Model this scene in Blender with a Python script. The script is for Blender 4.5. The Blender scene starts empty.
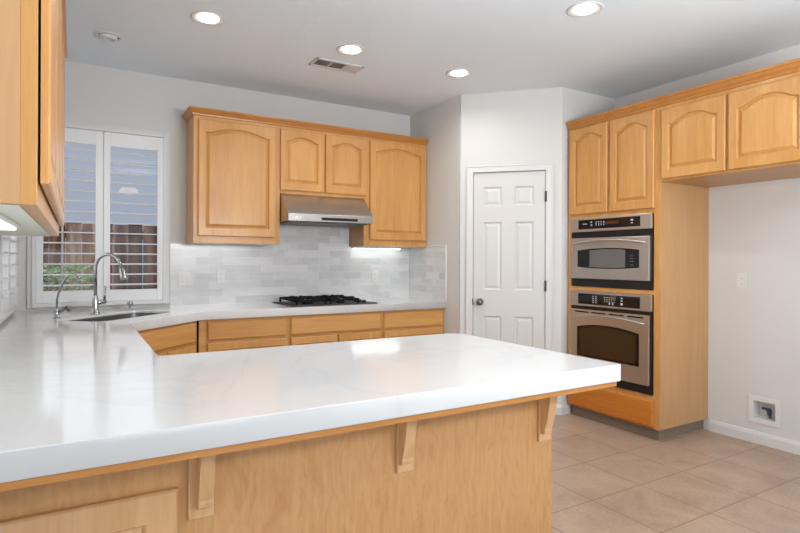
import bpy, bmesh, math, random
from math import sin, cos, radians, pi
from mathutils import Vector, Matrix
random.seed(7)
S = bpy.context.scene
COL = S.collection

# ------------------------------------------------------------------ camera
yaw, roll = radians(30.613), radians(0.25)
Fw = Vector((sin(yaw), cos(yaw), 0)); Rt = Vector((cos(yaw), -sin(yaw), 0)); Up = Vector((0, 0, 1))
R2 = Rt * cos(roll) + Up * sin(roll); U2 = -Rt * sin(roll) + Up * cos(roll)
cd = bpy.data.cameras.new('camera'); cam = bpy.data.objects.new('camera', cd); COL.objects.link(cam)
M = Matrix((R2, U2, -Fw)).transposed().to_4x4(); M.translation = Vector((0, 0, 1.289))
cam.matrix_world = M
cd.sensor_width = 36; cd.lens = 550.005 * 36 / 800; cd.shift_y = -(266.5 - 259.931) / 800
cd.clip_start = 0.02
S.camera = cam

# ------------------------------------------------------------------ exposure and sky
vs = S.view_settings
vs.view_transform = 'Standard'; vs.look = 'None'; vs.gamma = 1; vs.use_curve_mapping = False; vs.exposure = -0.58
w = bpy.data.worlds.new('sky'); S.world = w; w.use_nodes = True
wn = w.node_tree.nodes; wl = w.node_tree.links
tc = wn.new('ShaderNodeTexCoord'); sp = wn.new('ShaderNodeSeparateXYZ'); rp = wn.new('ShaderNodeValToRGB')
mp = wn.new('ShaderNodeMapRange'); mp.inputs['From Min'].default_value = -1; mp.inputs['From Max'].default_value = 1
wl.new(tc.outputs['Generated'], sp.inputs[0]); wl.new(sp.outputs['X'], mp.inputs['Value']); wl.new(mp.outputs[0], rp.inputs[0])
rp.color_ramp.elements[0].position = 0.2; rp.color_ramp.elements[0].color = (1.0, 1.0, 1.0, 1)
rp.color_ramp.elements[1].position = 0.50; rp.color_ramp.elements[1].color = (0.31, 0.350, 0.43, 1)
bg = wn['Background']; wl.new(rp.outputs[0], bg.inputs['Color']); bg.inputs['Strength'].default_value = 1.75

def area(name, loc, target, sx, sy, power, color=(1, 1, 1), spread=180):
    l = bpy.data.lights.new(name, 'AREA'); l.shape = 'RECTANGLE'; l.size = sx; l.size_y = sy; l.energy = power; l.color = color
    l.spread = radians(spread)
    o = bpy.data.objects.new(name, l); COL.objects.link(o); o.location = loc
    o.rotation_euler = (Vector(target) - Vector(loc)).to_track_quat('-Z', 'Y').to_euler()
    return o
# added fill lights behind the camera, then daylight through the two kitchen windows
area('rear_fill_light', (1.2, -3.42, 1.25), (1.2, -0.4, 4.2), 4.4, 2.3, 42, (0.94, 0.975, 1.03))  # added soft fill from an invented opening in the rear wall
area('side_fill_light', (-2.93, -1.2, 1.5), (1.6, 0.6, 4.4), 2.6, 1.6, 60, (0.94, 0.975, 1.03))  # added fill from the left rear; its window is invented too
area('ceiling_fill_light', (1.9, -0.6, 1.75), (1.8, 1.1, 3.6), 1.4, 0.8, 150, (0.96, 0.985, 1.02))  # unseen upward lamp added to brighten the ceiling
area('daylight_window_left', (-0.66, 4.15, 1.75), (2.5, 4.0, 1.1), 0.9, 1.2, 9, (0.94, 0.975, 1.03))
area('daylight_window_back', (0.18, 5.0, 1.75), (0.5, 1.0, 0.9), 0.8, 1.2, 4, (0.94, 0.975, 1.03))

# ------------------------------------------------------------------ materials
def srgb(r, g, b):
    f = lambda c: (c / 12.92 if c <= 0.04045 else ((c + 0.055) / 1.055) ** 2.4)
    return (f(r / 255), f(g / 255), f(b / 255), 1)
def mat(name, col=None, rough=0.5, metal=0.0, spec=0.5, coat=0.0):
    m = bpy.data.materials.new(name); m.use_nodes = True
    b = m.node_tree.nodes['Principled BSDF']
    if col: b.inputs['Base Color'].default_value = col
    b.inputs['Roughness'].default_value = rough; b.inputs['Metallic'].default_value = metal
    b.inputs['Specular IOR Level'].default_value = spec; b.inputs['Coat Weight'].default_value = coat
    if coat: b.inputs['Coat Roughness'].default_value = 0.15
    return m, m.node_tree.nodes, m.node_tree.links, b
def coords(n, l, scale=(1, 1, 1), loc=(0, 0, 0), kind='Object', rot=(0, 0, 0)):
    m = n.new('ShaderNodeMapping'); m.inputs['Scale'].default_value = scale; m.inputs['Location'].default_value = loc
    m.inputs['Rotation'].default_value = rot
    if kind == 'World':
        g = n.new('ShaderNodeNewGeometry'); l.new(g.outputs['Position'], m.inputs[0])
    else:
        t = n.new('ShaderNodeTexCoord'); l.new(t.outputs['Object'], m.inputs[0])
    return m.outputs[0]
def noise(n, l, vec, scale, detail=3, dist=0.0, rough=0.5):
    t = n.new('ShaderNodeTexNoise'); t.inputs['Scale'].default_value = scale; t.inputs['Detail'].default_value = detail
    t.inputs['Distortion'].default_value = dist; t.inputs['Roughness'].default_value = rough
    l.new(vec, t.inputs['Vector']); return t.outputs[0]
def ramp(n, l, fac, stops):
    r = n.new('ShaderNodeValToRGB'); l.new(fac, r.inputs[0])
    e = r.color_ramp.elements
    e[0].position, e[0].color = stops[0]; e[1].position, e[1].color = stops[-1]
    for p, c in stops[1:-1]:
        x = e.new(p); x.color = c
    return r.outputs[0]
def mixc(n, l, fac, a, b, mode='MIX'):
    m = n.new('ShaderNodeMix'); m.data_type = 'RGBA'; m.blend_type = mode
    if isinstance(fac, float): m.inputs[0].default_value = fac
    else: l.new(fac, m.inputs[0])
    for i, v in ((6, a), (7, b)):
        if isinstance(v, tuple): m.inputs[i].default_value = v
        else: l.new(v, m.inputs[i])
    return m.outputs[2]
def bump(n, l, b, fac, strength, dist=0.01):
    x = n.new('ShaderNodeBump'); x.inputs['Strength'].default_value = strength; x.inputs['Distance'].default_value = dist
    l.new(fac, x.inputs['Height']); l.new(x.outputs[0], b.inputs['Normal'])

def wood(name, light, dark, axis='z', rough=0.36, blotch=0.5, grain=0.5):
    m, n, l, b = mat(name, rough=rough, spec=0.35, coat=0.10)
    sc = {'z': (1, 1, 0.09), 'x': (0.09, 1, 1), 'y': (1, 0.09, 1)}[axis]
    v = coords(n, l, sc)
    oi = n.new('ShaderNodeObjectInfo')
    add = n.new('ShaderNodeVectorMath'); add.operation = 'ADD'; l.new(v, add.inputs[0])
    mul = n.new('ShaderNodeMath'); mul.operation = 'MULTIPLY'; mul.inputs[1].default_value = 17.0
    l.new(oi.outputs['Random'], mul.inputs[0]); l.new(mul.outputs[0], add.inputs[1])
    a = noise(n, l, add.outputs[0], 38, 4, 0.6)
    c1 = ramp(n, l, a, [(0.3, dark), (0.72, light)])
    big = noise(n, l, add.outputs[0], 5, 2, 1.0)
    c2 = ramp(n, l, big, [(0.3, dark), (0.65, light)])
    c = mixc(n, l, blotch, c1, c2)
    fine = noise(n, l, add.outputs[0], 150, 2, 0.2)
    c = mixc(n, l, grain * 0.25, c, ramp(n, l, fine, [(0.35, dark), (0.6, light)]))
    l.new(c, b.inputs['Base Color'])
    return m
def figured(name, light, dark, rough=0.4):
    # rotary-cut veneer: mottled flame figure
    m, n, l, b = mat(name, rough=rough, spec=0.35)
    v = coords(n, l, (1, 1, 0.35))
    a = noise(n, l, v, 14, 5, 1.6, 0.65); c1 = ramp(n, l, a, [(0.32, dark), (0.5, light), (0.68, mixrgb(light, dark, 0.5))])
    f = noise(n, l, coords(n, l, (1, 1, 0.12)), 70, 3, 0.6); c2 = ramp(n, l, f, [(0.3, dark), (0.65, light)])
    l.new(mixc(n, l, 0.45, c1, c2), b.inputs['Base Color'])
    return m
def mixrgb(a, b, t): return tuple(a[i] * (1 - t) + b[i] * t for i in range(4))

MAPLE_L, MAPLE_D = srgb(209, 158, 96), srgb(184, 130, 69)
WOOD = wood('maple_vertical_grain', MAPLE_L, MAPLE_D, 'z')
WOODH = wood('maple_horizontal_grain', MAPLE_L, MAPLE_D, 'x')
SIDE = wood('maple_side_panel', srgb(198, 155, 108), srgb(184, 140, 94), 'z', 0.42, 0.4, 0.3)
PANEL = figured('maple_veneer_panel', srgb(206, 160, 108), srgb(186, 136, 84))
CROWN = wood('maple_crown', srgb(194, 134, 70), srgb(170, 110, 52), 'x')
ORANGE = wood('amber_maple', srgb(204, 130, 54), srgb(176, 98, 28), 'x', 0.32)
CORBEL = wood('maple_corbel', srgb(224, 184, 138), srgb(200, 154, 104), 'z', 0.45)

def make_wall(name, col, bs=0.25):
    m, n, l, b = mat(name, rough=0.85, spec=0.25)
    v = coords(n, l, kind='World')
    a = noise(n, l, v, 1.2, 2); l.new(ramp(n, l, a, [(0.3, mixrgb(col, (0, 0, 0, 1), 0.02)), (0.7, col)]), b.inputs['Base Color'])
    bump(n, l, b, noise(n, l, v, 90, 3), bs, 0.003); return m
WALL = make_wall('wall_paint', srgb(212, 211, 208))
CEIL = make_wall('ceiling_paint', srgb(232, 240, 247), 0.5)
TRIM, *_ = mat('white_trim_paint', srgb(214, 213, 211), 0.4)
DOORM, *_ = mat('door_paint', srgb(208, 207, 204), 0.42)
SHUT, *_ = mat('shutter_white', srgb(226, 227, 227), 0.4)
WHITE, *_ = mat('white_plastic', srgb(220, 219, 216), 0.35)
LAMIN, *_ = mat('cream_laminate', srgb(226, 230, 216), 0.45)
CREAMD, *_ = mat('socket_grey', srgb(150, 150, 146), 0.5)
BLACK, *_ = mat('black_enamel', (0.008, 0.008, 0.008, 1), 0.25)
BLACKG, *_ = mat('black_glass', (0.006, 0.006, 0.007, 1), 0.06)
IRON, *_ = mat('cast_iron', (0.004, 0.004, 0.004, 1), 0.7, 0, 0.2)
DARK, *_ = mat('near_black', (0.03, 0.028, 0.026, 1), 0.6)  # near-black parts, and the painted shade in the ceiling vent
VENTG, *_ = mat('vent_grey', srgb(120, 118, 115), 0.6)
BLUE, *_ = mat('valve_blue', srgb(52, 66, 84), 0.4)
WINGREY, *_ = mat('oven_mesh_glass', srgb(104, 102, 100), 0.15)
WINBROWN, *_ = mat('oven_tinted_glass', srgb(58, 42, 26), 0.08)
MARK, *_ = mat('printed_marks', srgb(190, 195, 200), 0.5)
AMBER, *_ = mat('amber_display', srgb(84, 48, 22), 0.2)
CHROME, *_ = mat('chrome', (0.42, 0.43, 0.45, 1), 0.18, 1.0)
NICKEL, *_ = mat('dark_nickel', (0.18, 0.175, 0.17, 1), 0.3, 1.0)
HINGE, *_ = mat('hinge_bronze', (0.05, 0.045, 0.04, 1), 0.4, 0.8)

def steel(name, col, rough, axis):
    m, n, l, b = mat(name, col, rough, 1.0)
    sc = (1, 1, 60) if axis == 'x' else (60, 1, 1)
    v = coords(n, l, sc)
    a = noise(n, l, v, 8, 2)
    r = n.new('ShaderNodeMapRange'); r.inputs['To Min'].default_value = rough - 0.07; r.inputs['To Max'].default_value = rough + 0.08
    l.new(a, r.inputs[0]); l.new(r.outputs[0], b.inputs['Roughness'])
    return m
STEEL = steel('brushed_steel', (0.60, 0.565, 0.53, 1), 0.33, 'x')
STEELH, *_ = mat('hood_steel', (0.60, 0.60, 0.58, 1), 0.27, 1.0)
STEELF = steel('fascia_steel', (0.36, 0.34, 0.32, 1), 0.34, 'x')
SINKM = steel('sink_steel', (0.30, 0.31, 0.31, 1), 0.38, 'x')

def make_quartz():
    m, n, l, b = mat('white_quartz', rough=0.10, spec=0.5)
    v = coords(n, l, kind='World')
    a = noise(n, l, v, 1.1, 4, 1.2, 0.5)
    sub = n.new('ShaderNodeMath'); sub.operation = 'SUBTRACT'; l.new(a, sub.inputs[0]); sub.inputs[1].default_value = 0.5
    ab = n.new('ShaderNodeMath'); ab.operation = 'ABSOLUTE'; l.new(sub.outputs[0], ab.inputs[0])
    c = ramp(n, l, ab.outputs[0], [(0.0, srgb(207, 208, 209)), (0.012, srgb(212, 212, 212)), (0.05, srgb(214, 214, 213))])
    l.new(c, b.inputs['Base Color']); return m
QUARTZ = make_quartz()

def make_subway():
    m, n, l, b = mat('grey_marble_subway_tile', rough=0.2)
    g = n.new('ShaderNodeNewGeometry'); sx = n.new('ShaderNodeSeparateXYZ'); l.new(g.outputs['Position'], sx.inputs[0])
    ad = n.new('ShaderNodeMath'); ad.operation = 'SUBTRACT'; l.new(sx.outputs['X'], ad.inputs[0]); l.new(sx.outputs['Y'], ad.inputs[1])
    zz = n.new('ShaderNodeMath'); zz.operation = 'SUBTRACT'; l.new(sx.outputs['Z'], zz.inputs[0]); zz.inputs[1].default_value = 0.914
    cb = n.new('ShaderNodeCombineXYZ'); l.new(ad.outputs[0], cb.inputs[0]); l.new(zz.outputs[0], cb.inputs[1])
    def brick(c1, c2, mort, ms):
        t = n.new('ShaderNodeTexBrick'); l.new(cb.outputs[0], t.inputs['Vector'])
        t.inputs['Scale'].default_value = 1; t.inputs['Brick Width'].default_value = 0.215; t.inputs['Row Height'].default_value = 0.0655
        t.inputs['Mortar Size'].default_value = ms * 1.4; t.inputs['Mortar Smooth'].default_value = 0.1
        t.inputs['Color1'].default_value = c1; t.inputs['Color2'].default_value = c2; t.inputs['Mortar'].default_value = mort
        return t
    t = brick(srgb(226, 226, 226), srgb(188, 189, 190), srgb(218, 218, 217), 0.0012)
    v = coords(n, l, (1, 1, 2.5), kind='World')
    cl = ramp(n, l, noise(n, l, v, 6, 4, 1.0), [(0.3, srgb(196, 197, 198)), (0.7, srgb(228, 228, 228))])
    l.new(mixc(n, l, 0.35, t.outputs['Color'], cl), b.inputs['Base Color'])
    bump(n, l, b, t.outputs['Fac'], -0.4, 0.002)
    return m
SUBWAY = make_subway()

def make_floor():
    m, n, l, b = mat('beige_ceramic_floor_tile', rough=0.38)
    v = coords(n, l, kind='World', loc=(-2.40 + 8.1, -1.612 + 8.1, 0))
    t = n.new('ShaderNodeTexBrick'); l.new(v, t.inputs['Vector']); t.offset = 0
    t.inputs['Scale'].default_value = 1; t.inputs['Brick Width'].default_value = 0.405; t.inputs['Row Height'].default_value = 0.405
    t.inputs['Mortar Size'].default_value = 0.0028; t.inputs['Mortar Smooth'].default_value = 0.2
    t.inputs['Color1'].default_value = (0.42, 0.42, 0.42, 1); t.inputs['Color2'].default_value = (0.58, 0.58, 0.58, 1)
    w0 = coords(n, l, kind='World')
    a = noise(n, l, w0, 3.5, 5, 0.8, 0.6)
    base = ramp(n, l, a, [(0.3, srgb(156, 130, 110)), (0.7, srgb(187, 161, 138))])
    sp_ = noise(n, l, w0, 60, 3); base = mixc(n, l, 0.2, base, ramp(n, l, sp_, [(0.35, srgb(144, 118, 98)), (0.65, srgb(192, 170, 150))]))
    base = mixc(n, l, 0.12, base, t.outputs['Color'], 'OVERLAY')
    l.new(mixc(n, l, t.outputs['Fac'], base, srgb(120, 94, 76)), b.inputs['Base Color'])
    bump(n, l, b, t.outputs['Fac'], -0.5, 0.002); return m
FLOOR = make_floor()
TOETILE, *_ = mat('taupe_base_tile', srgb(132, 116, 104), 0.4)

def make_glass():
    m = bpy.data.materials.new('window_glass'); m.use_nodes = True; n = m.node_tree.nodes; l = m.node_tree.links
    n.clear(); o = n.new('ShaderNodeOutputMaterial'); mx = n.new('ShaderNodeMixShader'); t = n.new('ShaderNodeBsdfTransparent')
    g = n.new('ShaderNodeBsdfGlossy'); g.inputs['Roughness'].default_value = 0.0; fr = n.new('ShaderNodeFresnel'); fr.inputs[0].default_value = 1.45
    l.new(fr.outputs[0], mx.inputs[0]); l.new(t.outputs[0], mx.inputs[1]); l.new(g.outputs[0], mx.inputs[2]); l.new(mx.outputs[0], o.inputs[0]); return m
GLASS = make_glass()
def emit(name, col, s):
    m = bpy.data.materials.new(name); m.use_nodes = True; n = m.node_tree.nodes; l = m.node_tree.links
    b = n['Principled BSDF']; b.inputs['Base Color'].default_value = (0.8, 0.8, 0.8, 1)
    b.inputs['Emission Color'].default_value = col; b.inputs['Emission Strength'].default_value = s; return m
LAMP = emit('lamp_lens', (1, 0.97, 0.93, 1), 26)
TUBE = emit('undercabinet_lens', (0.97, 1, 0.97, 1), 3.0)
PEND = emit('pendant_shade', (1, 0.62, 0.42, 1), 6)
def make_fence():
    m, n, l, b = mat('weathered_cedar', rough=0.8)
    g = coords(n, l, (1, 1, 0.15), kind='World'); a0 = noise(n, l, g, 7, 4, 0.5); gw = coords(n, l, (7.04, 0.01, 0.01), (0.53, 0, 0), kind='World'); fl = n.new('ShaderNodeVectorMath'); fl.operation = 'FLOOR'; l.new(gw, fl.inputs[0]); wnz = n.new('ShaderNodeTexWhiteNoise'); l.new(fl.outputs[0], wnz.inputs[0]); mm = n.new('ShaderNodeMath'); mm.operation = 'MULTIPLY_ADD'; l.new(wnz.outputs[0], mm.inputs[0]); mm.inputs[1].default_value = 0.34; mm.inputs[2].default_value = -0.17; am = n.new('ShaderNodeMath'); am.operation = 'ADD'; l.new(a0, am.inputs[0]); l.new(mm.outputs[0], am.inputs[1]); a = am.outputs[0]
    l.new(ramp(n, l, a, [(0.33, srgb(92, 56, 42)), (0.5, srgb(160, 118, 92)), (0.66, srgb(216, 190, 166))]), b.inputs['Base Color']); return m
CEDAR = make_fence()
def make_leaf():
    m, n, l, b = mat('leaf_green', rough=0.6)
    a = noise(n, l, coords(n, l, kind='World'), 14, 2)
    l.new(ramp(n, l, a, [(0.3, srgb(96, 150, 70)), (0.7, srgb(206, 232, 170))]), b.inputs['Base Color']); return m
LEAF = make_leaf()
SOIL, *_ = mat('soil', srgb(140, 122, 104), 0.9)

# ------------------------------------------------------------------ helpers
class MB:
    def __init__(s): s.v = []; s.f = []; s.sm = []
    def add(s, verts, faces, smooth=False):
        o = len(s.v); s.v += [tuple(v) for v in verts]
        for f in faces: s.f.append([i + o for i in f]); s.sm.append(smooth)
        return s
    def box(s, x0, x1, y0, y1, z0, z1, bev=0.0):
        x0, x1 = sorted((x0, x1)); y0, y1 = sorted((y0, y1)); z0, z1 = sorted((z0, z1))
        bm = bmesh.new(); bmesh.ops.create_cube(bm, size=1)
        for v in bm.verts:
            v.co = Vector(((x0 + x1) / 2 + v.co.x * (x1 - x0), (y0 + y1) / 2 + v.co.y * (y1 - y0), (z0 + z1) / 2 + v.co.z * (z1 - z0)))
        if bev > 0:
            bmesh.ops.bevel(bm, geom=list(bm.edges), offset=min(bev, 0.45 * min(x1 - x0, y1 - y0, z1 - z0)), segments=2, affect='EDGES', profile=0.5)
        bm.verts.index_update()
        s.add([v.co for v in bm.verts], [[v.index for v in f.verts] for f in bm.faces]); bm.free(); return s
    def prism(s, pts, a, b, axis='y'):
        # pts 2-D outline; axis = extrusion axis; pts order (x,z) for y, (y,z) for x, (x,y) for z
        def P(p, t): return {'y': (p[0], t, p[1]), 'x': (t, p[0], p[1]), 'z': (p[0], p[1], t)}[axis]
        n = len(pts)
        s.add([P(p, a) for p in pts] + [P(p, b) for p in pts],
              [list(range(n)), list(range(2 * n - 1, n - 1, -1))] + [[i, i + n, (i + 1) % n + n, (i + 1) % n] for i in range(n)])
        return s
    def tube(s, path, r, n=12, caps=True):
        path = [Vector(p) for p in path]; rs = r if isinstance(r, (list, tuple)) else [r] * len(path)
        up = Vector((0, 0, 1)); rings = []; prev = None
        for i, p in enumerate(path):
            d = (path[min(i + 1, len(path) - 1)] - path[max(i - 1, 0)]).normalized()
            if prev is None:
                a = d.orthogonal().normalized()
            else:
                a = (prev - d * prev.dot(d)).normalized()
            prev = a; b = d.cross(a)
            rings.append([p + (a * cos(2 * pi * k / n) + b * sin(2 * pi * k / n)) * rs[i] for k in range(n)])
        vs_ = [v for r_ in rings for v in r_]; fs = []
        for i in range(len(rings) - 1):
            for k in range(n): fs.append([i * n + k, i * n + (k + 1) % n, (i + 1) * n + (k + 1) % n, (i + 1) * n + k])
        s.add(vs_, fs, True)
        if caps: s.add(rings[0], [list(range(n))[::-1]]); s.add(rings[-1], [list(range(n))])
        return s
    def lathe(s, prof, n=24, c=(0, 0, 0), axis='z', smooth=True):
        vs_ = []
        for r, h in prof:
            for k in range(n):
                a = 2 * pi * k / n; x, y = r * cos(a), r * sin(a)
                vs_.append({'z': (c[0] + x, c[1] + y, c[2] + h), 'y': (c[0] + x, c[1] + h, c[2] + y), 'x': (c[0] + h, c[1] + x, c[2] + y)}[axis])
        fs = []
        for i in range(len(prof) - 1):
            for k in range(n): fs.append([i * n + k, i * n + (k + 1) % n, (i + 1) * n + (k + 1) % n, (i + 1) * n + k])
        s.add(vs_, fs, smooth)
        s.add(vs_[:n], [list(range(n))]); s.add(vs_[-n:], [list(range(n))]); return s
    def build(s, name, m, parent=None, loc=(0, 0, 0), rz=0.0):
        me = bpy.data.meshes.new(name); me.from_pydata(s.v, [], s.f)
        for p, q in zip(me.polygons, s.sm): p.use_smooth = q
        bm = bmesh.new(); bm.from_mesh(me); bmesh.ops.remove_doubles(bm, verts=bm.verts, dist=1e-6)
        bmesh.ops.recalc_face_normals(bm, faces=bm.faces); bm.to_mesh(me); bm.free()
        me.materials.append(m); o = bpy.data.objects.new(name, me); COL.objects.link(o)
        o.location = loc; o.rotation_euler = (0, 0, rz)
        if parent: o.parent = parent
        return o
def tag(o, label=None, cat=None, group=None, kind=None):
    if label: o['label'] = label
    if cat: o['category'] = cat
    if group: o['group'] = group
    if kind: o['kind'] = kind
    return o
def thing(name, loc, label, cat, rz=0.0, group=None, kind=None):
    o = bpy.data.objects.new(name, None); COL.objects.link(o); o.location = loc; o.rotation_euler = (0, 0, rz); o.empty_display_size = 0.1
    return tag(o, label, cat, group, kind)
def copy_thing(src, loc, label, rz=None):
    c = src.copy(); COL.objects.link(c); c.location = loc; c['label'] = label
    if rz is not None: c.rotation_euler = (0, 0, rz)
    for ch in src.children:
        d = ch.copy(); COL.objects.link(d); d.parent = c
        for g in ch.children:
            e = g.copy(); COL.objects.link(e); e.parent = d
    return c

def outline(x0, x1, z0, z1, arch, ins, N=22):
    """opening outline inset by ins; arch = rise of the cathedral top above its shoulders"""
    a0, a1, b0, b1 = x0 + ins, x1 - ins, z0 + ins, z1 - ins
    p = [(a0, b0), (a1, b0)]
    sh = b1 - arch
    for i in range(N + 1):
        t = 1 - 2 * i / N; s_ = abs(t)
        if s_ < 0.76: h = 1 - (s_ / 0.76) ** 2 * 0.78
        else: h = 0.22 * ((1 - s_) / 0.24) ** 2
        p.append(((a0 + a1) / 2 + t * (a1 - a0) / 2, sh + arch * h))
    return p
def ring(a, ya, b, yb, mb):
    n = len(a)
    mb.add([(p[0], ya, p[1]) for p in a] + [(p[0], yb, p[1]) for p in b], [[i, (i + 1) % n, (i + 1) % n + n, i + n] for i in range(n)])
def raised_door(parent, x0, x1, z0, z1, arch=0.045, stile=0.050, top=0.05, bot=0.062, wm=None, y0=-0.022, th=0.02, name='door', label=None):
    wm = wm or WOOD
    X0, X1, Z0, Z1 = x0, x1, z0, z1
    ox0, ox1, oz0, oz1 = x0 + stile, x1 - stile, z0 + bot, z1 - top
    L = outline(ox0, ox1, oz0, oz1, arch, 0)
    def outer(ins):
        r = [(X0 + ins, Z0 + ins), (X1 - ins, Z0 + ins)]
        pts = L[2:]
        for i, p in enumerate(pts):
            if i == 0: x = X1 - ins
            elif i == len(pts) - 1: x = X0 + ins
            else: x = p[0]
            r.append((x, Z1 - ins))
        return r
    yb = y0 + th
    m = MB()
    n = len(L)
    m.add([(p[0], yb, p[1]) for p in outer(0)], [list(range(n))])
    ring(outer(0), yb, outer(0), y0 + 0.005, m)
    ring(outer(0), y0 + 0.005, outer(0.005), y0, m)
    ring(outer(0.005), y0, L, y0, m)
    ring(L, y0, outline(ox0, ox1, oz0, oz1, arch, 0.005), y0 + 0.004, m)
    ring(outline(ox0, ox1, oz0, oz1, arch, 0.005), y0 + 0.004, outline(ox0, ox1, oz0, oz1, arch, 0.008), y0 + 0.013, m)
    d = m.build(name, wm, parent)
    if label: d['label'] = label
    q = MB()
    A = outline(ox0, ox1, oz0, oz1, arch, 0.0075); B = outline(ox0, ox1, oz0, oz1, arch, 0.013); Cc = outline(ox0, ox1, oz0, oz1, arch, 0.032)
    ring(A, y0 + 0.0135, B, y0 + 0.0130, q); ring(B, y0 + 0.0130, Cc, y0 + 0.001, q)
    q.add([(p[0], y0 + 0.001, p[1]) for p in Cc], [list(range(n))])
    q.build('raised_panel', wm, d)
    return d
def slab_front(parent, x0, x1, z0, z1, m, name='drawer_front', y0=-0.02):
    b = MB(); e = 0.012
    o = [(x0, z0), (x1, z0), (x1, z1), (x0, z1)]; i1 = [(x0 + e, z0 + e), (x1 - e, z0 + e), (x1 - e, z1 - e), (x0 + e, z1 - e)]
    ring(o, y0 + 0.019, o, y0 + 0.009, b); ring(o, y0 + 0.009, i1, y0, b)
    b.add([(p[0], y0, p[1]) for p in i1], [[0, 1, 2, 3]]); b.add([(p[0], y0 + 0.019, p[1]) for p in o], [[0, 1, 2, 3]])
    return b.build(name, m, parent)
def sweep(path, prof, m, name, parent=None):
    """path in XY (open), outward = right-hand side of travel; prof = [(out, z)]"""
    P = [Vector((p[0], p[1])) for p in path]; rows = []
    for i, p in enumerate(P):
        ds = []
        if i > 0: ds.append((P[i] - P[i - 1]).normalized())
        if i < len(P) - 1: ds.append((P[i + 1] - P[i]).normalized())
        ns = [Vector((d.y, -d.x)) for d in ds]
        nn = sum(ns, Vector((0, 0))).normalized(); k = 1 / nn.dot(ns[0])
        rows.append([(p.x + nn.x * o * k, p.y + nn.y * o * k, z) for o, z in prof])
    b = MB(); n = len(prof)
    b.add([v for r in rows for v in r], [[i * n + j, i * n + (j + 1) % n, (i + 1) * n + (j + 1) % n, (i + 1) * n + j] for i in range(len(rows) - 1) for j in range(n)])
    b.add(rows[0], [list(range(n))]); b.add(rows[-1], [list(range(n))])
    return b.build(name, m, parent)

# ------------------------------------------------------------------ room dimensions
XL, XP, XR = -0.37, 2.913, 4.173
YB, YP1, YP2 = 4.734, 3.889, 3.275
XP2, ZC = 3.511, 2.743
T = 0.12
WX0, WX1, WZ0, WZ1 = -0.235, 0.605, 0.965, 2.25      # back window opening
LY0, LY1 = 3.66, 4.60                                 # left window opening

def struct(name, b, m, label, cat):
    return tag(b.build(name, m), label, cat, kind='structure')
struct('floor', MB().box(-3.2, XR + T, 0.6, YB + T, -0.05, 0), FLOOR, 'beige square ceramic floor tiles with dark grout', 'floor')
BOUNCE_FLOOR, *_ = mat('light_grey_bounce_floor', srgb(214, 214, 212), 0.95)  # unseen floor made light grey so its bounce keeps the ceiling neutral
struct('floor_adjoining', MB().box(-3.2, XR + T, -3.7, 0.6, -0.05, 0), BOUNCE_FLOOR, 'unseen floor behind the viewer, made light grey to bounce neutral light', 'floor')
struct('ceiling', MB().box(-3.2, XR + T, -3.7, YB + T, ZC, ZC + 0.1), CEIL, 'flat white textured ceiling with recessed lights', 'ceiling')
b = MB()
b.box(XL - T, WX0, YB, YB + T, 0, ZC).box(WX1, XP + T, YB, YB + T, 0, ZC).box(WX0, WX1, YB, YB + T, 0, WZ0).box(WX0, WX1, YB, YB + T, WZ1, ZC)
struct('wall_back', b, WALL, 'white back wall behind the range hood and corner window', 'wall')
b = MB(); b.box(XL - T, XL, 1.2, LY0, 0, ZC).box(XL - T, XL, LY1, YB, 0, ZC).box(XL - T, XL, LY0, LY1, 0, WZ0).box(XL - T, XL, LY0, LY1, WZ1, ZC)
struct('wall_left', b, WALL, 'white left wall carrying the nearest wall cabinet', 'wall')
# pantry block: side, diagonal, return (one bevelled-corner solid)
dx, dy = XP2 - XP, YP2 - YP1
DL = math.hypot(dx, dy); DA = math.atan2(dy, dx)
b = MB(); b.box(XP, XP + 0.10, YP1 + 0.02, YB, 0, ZC)
struct('wall_pantry_side', b, WALL, 'white side wall of the corner pantry beside the cooktop run', 'wall')
t0, t1, dz1 = 0.112, 0.730, 2.055
b = MB()
b.box(0, t0, 0, 0.11, 0, ZC).box(t1, DL, 0, 0.11, 0, ZC).box(t0, t1, 0, 0.11, dz1, ZC)
o = b.build('wall_pantry_front', WALL, loc=(XP, YP1, 0), rz=DA); tag(o, 'white angled pantry wall holding the six-panel door', 'wall', kind='structure')
struct('wall_pantry_return', MB().box(XP2, XR, YP2, YP2 + 0.1, 0, ZC), WALL, 'narrow white wall left of the oven cabinet', 'wall')
BY0, BY1, BZ0, BZ1 = 1.945, 2.090, 0.178, 0.302        # water box opening
b = MB(); b.box(XR, XR + T, -3.7, BY0, 0, ZC).box(XR, XR + T, BY1, YB, 0, ZC).box(XR, XR + T, BY0, BY1, 0, BZ0).box(XR, XR + T, BY0, BY1, BZ1, ZC)
struct('wall_right', b, WALL, 'white right wall of the empty refrigerator alcove', 'wall')
b = MB(); b.box(-3.2, -1.1, -3.7, -3.6, 0, ZC).box(3.5, XR, -3.7, -3.6, 0, ZC).box(-1.1, 3.5, -3.7, -3.6, 2.45, ZC)  # wide opening invented to let in light from behind
struct('wall_rear', b, WALL, 'white rear wall behind the camera with an opening added to let fill light in', 'wall')
b = MB(); b.box(-3.2, -3.1, -3.6, -2.6, 0, ZC).box(-3.2, -3.1, 0.2, 1.2, 0, ZC).box(-3.2, -3.1, -2.6, 0.2, 0, 0.7).box(-3.2, -3.1, -2.6, 0.2, 2.4, ZC)
struct('wall_side', b, WALL, 'white side wall of the adjoining room behind the camera', 'wall')
struct('wall_divider', MB().box(-3.2, XL - T, 1.2, 1.3, 0, ZC), WALL, 'white dividing wall behind the left cabinets', 'wall')

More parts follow.
